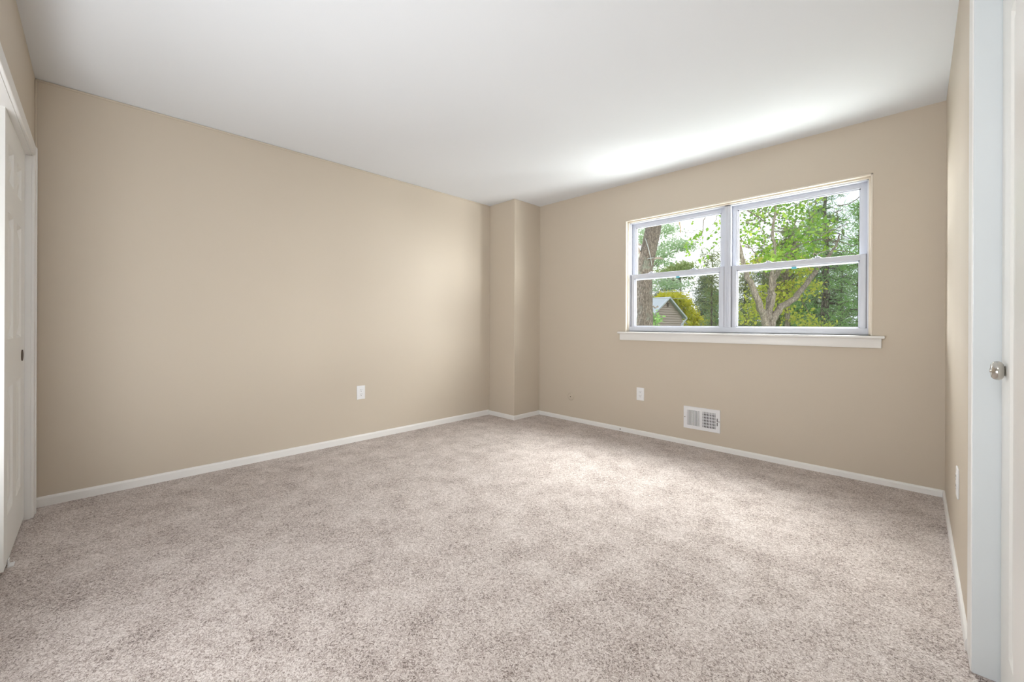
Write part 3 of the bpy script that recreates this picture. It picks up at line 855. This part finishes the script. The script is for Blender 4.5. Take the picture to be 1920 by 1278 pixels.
# --- forked broadleaf tree in front of the right pane
def build_maple():
    D = 9.5
    b0 = P(1441, 640, D)
    root = thing('forked_tree', (b0.x, b0.y, GZ), 'forked tree with bright green leaves outside the right pane', 'tree')
    bm = bmesh.new(); bs = [Vector((b0.x, b0.y, GZ)), Vector((b0.x, b0.y, -1.2)), b0]
    tube(bm, jig(bs, 0.0, 4), taper(9, 0.24, 0.17), 20); finish('trunk', bm, TANBARK, root, True)
    def limb(uv, r0, r1, dd=0.0, name='limb', mat=TANBARK, seg=12, amt=0.012):
        l_ = jig([P(u, v, D + dd * i) for i, (u, v) in enumerate(uv)], amt, 4)
        bm = bmesh.new(); tube(bm, l_, taper(len(l_), r0, r1), seg); finish(name, bm, mat, root, True); return l_
    limb([(1440, 640), (1436, 605), (1428, 578), (1414, 545), (1400, 512), (1391, 480), (1384, 450), (1378, 400), (1370, 330)], 0.095, 0.014, -0.06)
    limb([(1443, 640), (1448, 600), (1462, 580), (1490, 558), (1512, 532), (1534, 502), (1552, 482), (1566, 462), (1574, 440)], 0.095, 0.016, 0.05)
    limb([(1441, 640), (1441, 590), (1444, 560), (1451, 525), (1470, 490), (1480, 470), (1500, 448), (1518, 425), (1530, 380), (1535, 320)], 0.085, 0.008, 0.1)
    limb([(1440, 600), (1449, 560), (1446, 530), (1452, 470), (1450, 420), (1460, 360), (1462, 300)], 0.06, 0.010, -0.02)
    # thinner branches
    B = [
        ([(1388, 445), (1398, 458), (1413, 470), (1420, 485), (1427, 496)], .014, .008, -.05),
        ([(1384, 462), (1398, 462), (1412, 466), (1430, 462)], .010, .005, -.05),
        ([(1400, 390), (1418, 405), (1438, 418), (1460, 426), (1490, 428), (1520, 424)], .018, .007, .02),
        ([(1425, 372), (1435, 392), (1448, 410), (1452, 430), (1440, 445), (1425, 455)], .012, .006, .0),
        ([(1455, 400), (1478, 412), (1500, 415), (1530, 400), (1545, 390)], .012, .006, .05),
        ([(1395, 368), (1412, 378), (1428, 392), (1433, 412)], .010, .005, -.03),
        ([(1480, 470), (1510, 455), (1540, 448), (1570, 452), (1600, 462)], .014, .006, .05),
        ([(1420, 390), (1424, 425), (1440, 445), (1462, 450)], .010, .005, -.03),
        ([(1570, 385), (1592, 382), (1606, 374), (1618, 362)], .012, .008, -.1),
        ([(1330, 350), (1327, 395), (1319, 418), (1318, 432), (1312, 446), (1301, 460)], .012, .005, -.06),
        ([(1352, 350), (1345, 400), (1341, 415), (1336, 420)], .009, .004, -.05),
        ([(1318, 432), (1318, 450), (1317, 470)], .006, .003, .0),
        ([(1360, 436), (1345, 438), (1335, 436), (1322, 432)], .006, .003, .0),
        ([(1360, 380), (1330, 355), (1300, 350), (1270, 345)], .014, .006, .0),
        ([(1352, 452), (1338, 462), (1330, 474), (1334, 486)], .006, .003, .0),
        ([(1283, 434), (1292, 437), (1303, 435), (1312, 428)], .005, .003, .0)]
    lines = [limb(uv, a, b, c, 'branch', TWIG, 6, 0.012) for uv, a, b, c in B]
    o = limb([(1273, 405), (1274, 416), (1276, 428), (1276, 437)], .013, .008, 0, 'broken_twig', DEADTWIG, 7, 0.004)
    # a tangle of fine twigs through the crown
    for k in range(46):
        bm = bmesh.new()
        u, v = rng.uniform(1385, 1590), rng.uniform(370, 500)
        a = P(u, v, D + rng.normal() * 0.5); d_ = Vector(rng.normal(size=3)); d_.z = abs(d_.z) * 0.4; d_.normalize()
        L_ = rng.uniform(0.25, 0.75)
        q = jig([a - d_ * L_ * 0.5, a + Vector(rng.normal(size=3)) * 0.05, a + d_ * L_ * 0.5], 0.012, 4)
        tube(bm, q, taper(len(q), 0.011, 0.004), 5)
        finish('twig', bm, TWIG, root, True)
    # leaves: sprays along twigs plus a loose crown
    pts = []
    def spray(uvs, per, sg, dd=0.0, flat=0.9):
        c = [list(P(u + rng.normal() * 2, v + rng.normal() * 2, D - 0.6 + dd + rng.normal() * 0.25)) for u, v in uvs]
        pts.append(clump_pts(c, per, sg, flat))
    # sprays hanging in the left pane
    spray([(1292, 454), (1299, 458), (1293, 462), (1290, 468), (1296, 474), (1303, 450), (1306, 446)], 5, 0.055)
    spray([(1308, 438), (1312, 432), (1325, 430), (1328, 436), (1320, 444), (1332, 444), (1336, 438), (1340, 450)], 3, 0.06)
    spray([(1323, 478), (1325, 470), (1318, 486), (1315, 492), (1332, 468), (1344, 460), (1314, 458)], 4, 0.06)
    spray([(1348, 404), (1345, 420), (1352, 424), (1338, 425), (1354, 410), (1347, 398), (1302, 408)], 4, 0.06)
    # crown across the right pane, each spray a fistful of leaves
    def field(poly, n, per, sg, dd):
        xs = np.array([q[0] for q in poly]); ys = np.array([q[1] for q in poly])
        c = []
        while len(c) < n:
            u, v = rng.uniform(xs.min(), xs.max()), rng.uniform(ys.min(), ys.max())
            ins = False; k = len(poly) - 1
            for i in range(len(poly)):
                if (ys[i] > v) != (ys[k] > v) and u < (xs[k] - xs[i]) * (v - ys[i]) / (ys[k] - ys[i]) + xs[i]: ins = not ins
                k = i
            if ins: c.append(list(P(u, v, D + dd + rng.normal() * 0.5)))
        pts.append(clump_pts(c, per, sg, 0.8))
    field([(1383, 385), (1440, 372), (1500, 350), (1530, 360), (1545, 420), (1530, 440), (1470, 420), (1400, 430), (1383, 450)], 150, 6, 0.12, 0.3)
    field([(1383, 425), (1415, 420), (1420, 455), (1383, 460)], 14, 5, 0.07, -0.5)
    field([(1400, 445), (1450, 430), (1560, 400), (1580, 440), (1540, 500), (1440, 500)], 150, 6, 0.12, 0.3)
    field([(1430, 470), (1500, 470), (1500, 500), (1430, 510)], 40, 5, 0.08, -0.4)
    # crown above and to the right, out of the frame of the window
    field([(1300, 200), (1700, 150), (1700, 330), (1560, 340), (1380, 360), (1320, 340)], 150, 6, 0.16, 0.3)
    leaves('foliage', np.concatenate(pts), 0.080, LF_BRIGHT, root, 0.5, width=0.7)
build_maple()

# --- yellow-green understorey tree tangled with the forked one
def leafy(name, label, u, v, D, blobs, ncl, per, sg, lsize, mat, tr=0.07, barkm=TANBARK, group=None, flat=0.6, needle=False, width=0.55, extra=None, cat='tree', limbs=14):
    """blobs: (u, v, half-width px, half-height px) of crown masses around the trunk foot at pixel u"""
    b = P(u, v, D); foot = Vector((b.x, b.y, GZ))
    root = thing(name, foot, label, cat, group)
    top = P(u, v, D)
    bm = bmesh.new()
    l_ = jig([foot, Vector((b.x, b.y, (b.z + GZ) / 2)), top], tr * 0.25, 5); tube(bm, l_, taper(len(l_), tr * 1.4, tr * 0.5), 10)
    B = []
    for bu, bv, hu, hv in blobs:
        c = P(bu, bv, D); r = sz(hu, D); B.append((c, r, r, sz(hv, D)))
    finish('trunk', bm, barkm, root, True)
    C = ell_centers(B, ncl)
    bm = bmesh.new()
    for k in range(limbs):
        e_ = Vector(C[rng.integers(len(C))]); t = rng.uniform(0.8, 1.0); s_ = l_[int(t * (len(l_) - 1))]
        q = jig([s_, s_.lerp(e_, 0.55) + Vector((0, 0, 0.12 * (e_ - s_).length)), e_], tr * 0.3, 4); tube(bm, q, taper(len(q), tr * 0.42, tr * 0.08), 6)
    finish('limb', bm, barkm, root, True)
    leaves('foliage', clump_pts(C, per, sg, flat), lsize, mat, root, 0.3, needle, width)
    return root

def pine(name, label, u, v_top, D, half_px, mat, tiers, per, lsize, barkm=DARKBARK, tr=0.14, low=-1.6, group=None, lean=0.0, droop=0.25, arms=7, bare=0.0):
    """conifer: whorls of drooping boughs clothed in needle sprays"""
    t_ = P(u, v_top, D); foot = Vector((t_.x, t_.y, GZ))
    root = thing(name, foot, label, 'tree', group)
    top = Vector((t_.x, t_.y, t_.z))
    bm = bmesh.new(); l_ = jig([foot, foot.lerp(top, 0.5), top], tr * 0.2, 6); tube(bm, l_, taper(len(l_), tr * 1.3, tr * 0.12), 12)
    R = sz(half_px, D); pts = []
    for i in range(tiers):
        f = i / (tiers - 1)
        z = top.z - 0.1 - f * (top.z - low)
        rad = R * (0.18 + 0.82 * min(1, f * 1.5) ** 0.8)
        for k in range(arms):
            if rng.uniform() < bare: continue
            a = rng.uniform(0, 2 * math.pi); r = rad * rng.uniform(0.6, 1.15)
            s_ = Vector((top.x, top.y, z + rng.normal() * 0.15))
            e_ = s_ + Vector((math.cos(a) * r, math.sin(a) * r, -droop * r + rng.normal() * 0.15))
            m_ = s_.lerp(e_, 0.5) + Vector((0, 0, 0.12 * r))
            tube(bm, [s_, m_, e_], [tr * 0.22, tr * 0.13, tr * 0.05], 5, caps=False)
            for t in np.linspace(0.3, 1.02, max(3, int(r * 3))):
                q = s_.lerp(m_, t * 2) if t < 0.5 else m_.lerp(e_, t * 2 - 1)
                pts.append(list(q + Vector(rng.normal(size=3)) * 0.06))
    finish('trunk', bm, barkm, root, True)
    leaves('foliage', clump_pts(pts, per, 0.16 + 0.004 * D, 0.45), lsize, mat, root, 0.1, True, 0.16)
    return root

leafy('dogwood_tree', 'slender yellow green tree tangled behind the forked trunk', 1476, 500, 11.5,
      [(1408, 500, 26, 14), (1450, 548, 36, 24), (1420, 560, 22, 22), (1500, 540, 34, 20), (1480, 505, 36, 14), (1440, 575, 40, 14), (1400, 590, 22, 20), (1500, 595, 30, 12), (1530, 605, 30, 12), (1460, 485, 50, 12), (1425, 488, 26, 10)],
      270, 11, 0.11, 0.085, LF_YELLOW, 0.085)
leafy('golden_shrub', 'golden yellow shrub rising behind the house roof', 1262, 575, 62,
      [(1250, 560, 18, 12), (1272, 566, 14, 12), (1286, 580, 16, 14), (1300, 597, 14, 12), (1300, 612, 12, 10), (1262, 556, 14, 9), (1280, 566, 12, 9), (1312, 604, 12, 12)], 200, 20, 0.42, 0.42, LF_GOLD, 0.16, cat='shrub')
leafy('small_shrub', 'small green shrub at the foot of the oak trunk', 1229, 602, 9.0,
      [(1229, 595, 6, 8), (1227, 606, 9, 9)], 16, 7, 0.06, 0.075, LF_FRESH, 0.02, cat='shrub', limbs=6)
leafy('pale_oak', 'pale grey green tree with airy layered boughs behind the oak trunk', 1206, 470, 21,
      [(1200, 440, 16, 20), (1252, 432, 16, 9), (1262, 458, 26, 9), (1285, 462, 18, 6), (1240, 475, 24, 10), (1235, 492, 16, 8), (1195, 490, 12, 20), (1236, 528, 18, 9), (1262, 534, 22, 7), (1222, 545, 10, 8)],
      260, 12, 0.25, 0.13, LF_PALE, 0.06, flat=0.35)
leafy('round_oak', 'rounded olive green treetop low in the upper left pane', 1276, 505, 80,
      [(1278, 502, 22, 10), (1258, 512, 28, 8), (1290, 510, 14, 10)], 200, 16, 0.7, 0.48, LF_YOLIVE, 0.2, flat=0.4)
pine('dark_pine', 'dark airy pine standing right of the house roof', 1322, 520, 68, 26, LF_DARK, 12, 12, 0.55, tr=0.25, low=0.2, arms=9)
pine('bushy_pine', 'bushy mid green pine at the right of the left pane', 1342, 548, 24, 26, LF_MID, 8, 10, 0.30, low=-1.5, arms=8)
pine('broad_pine', 'broad dark pine spreading behind the house', 1254, 512, 100, 46, LF_DARK, 9, 10, 0.62, tr=0.3, low=0.2, arms=9)
pine('upright_pine', 'slim pine poking up beside the window mullion', 1335, 478, 20, 22, LF_OLIVE, 9, 11, 0.24, tr=0.07, low=-0.2, arms=6, bare=0.1)
pine('olive_pine', 'olive pine filling the lower left of the right pane', 1398, 520, 26, 36, LF_OLIVE, 9, 10, 0.30, low=-1.5, arms=8)
pine('tall_pine', 'tall pine with a thick trunk at the top of the right pane', 1549, 300, 26, 50, LF_MID, 18, 13, 0.30, tr=0.24, low=-1.0, arms=7, bare=0.15)
pine('fresh_pine', 'fresh green conifer against the right side of the window', 1612, 385, 22, 50, LF_FRESH, 15, 14, 0.24, low=-1.2, arms=8)
pine('shaded_pine', 'dark green pine low in the right pane', 1578, 480, 31, 36, LF_DARK, 10, 10, 0.34, low=-1.0, arms=8)
pine('far_pine', 'far pine between the forked trunks', 1480, 430, 41, 60, LF_OLIVE, 15, 14, 0.45, tr=0.26, low=0.0, arms=9)
pine('distant_pine', 'distant dark pine left of the forked trunks', 1432, 470, 62, 60, LF_DARK, 12, 10, 0.5, tr=0.26, low=0.2, arms=8)
pine('edge_pine', 'dense dark pine at the lower right window corner', 1628, 500, 14, 34, LF_MID, 8, 10, 0.24, low=-0.8, arms=8)
pine('hazy_pine', 'hazy green pine behind the tall pine', 1530, 400, 34, 56, LF_FRESH, 15, 13, 0.38, tr=0.2, low=0.0, arms=8)

# --- the far band of trees closing the view behind the pines: one mass nobody could count
tl = thing('treeline', (3.0, 47.0, GZ))
C = np.stack([rng.uniform(-17, 26, 900), 47 + rng.normal(size=900) * 2.0, GZ + rng.uniform(0, 1, 900) ** 0.8 * (5.0 + 1.3 * np.sin(np.linspace(0, 40, 900)))], 1)
C = C[np.argsort(C[:, 0])]; C[:, 2] = GZ + (C[:, 2] - GZ) * (0.8 + 0.25 * np.sin(C[:, 0] * 0.9) + 0.12 * np.sin(C[:, 0] * 2.7))
tf = leaves('foliage', clump_pts(C, 16, 0.5, 0.7), 0.42, LF_MID, tl, 0.3)
tag(tl, 'far low band of green trees closing the view behind the pines', 'trees', kind='stuff')

# --- overhead wires
for v0, v1, lab in ((543, 538, 'upper thin overhead wire crossing behind the left pane'), (555, 551, 'lower thin overhead wire crossing behind the left pane')):
    bm = bmesh.new()
    a, b = P(1150, v0 + 3, 36), P(1420, v1, 36)
    q = [a.lerp(b, t) + Vector((0, 0, -0.5 * 4 * t * (1 - t) * 0.4)) for t in np.linspace(0, 1, 14)]
    tube(bm, q, 0.018, 6)
    tag(finish('overhead_wire', bm, plain('pale_wire', (0.62, 0.63, 0.64), 0.6), None, True), lab, 'wire', 'overhead wires')
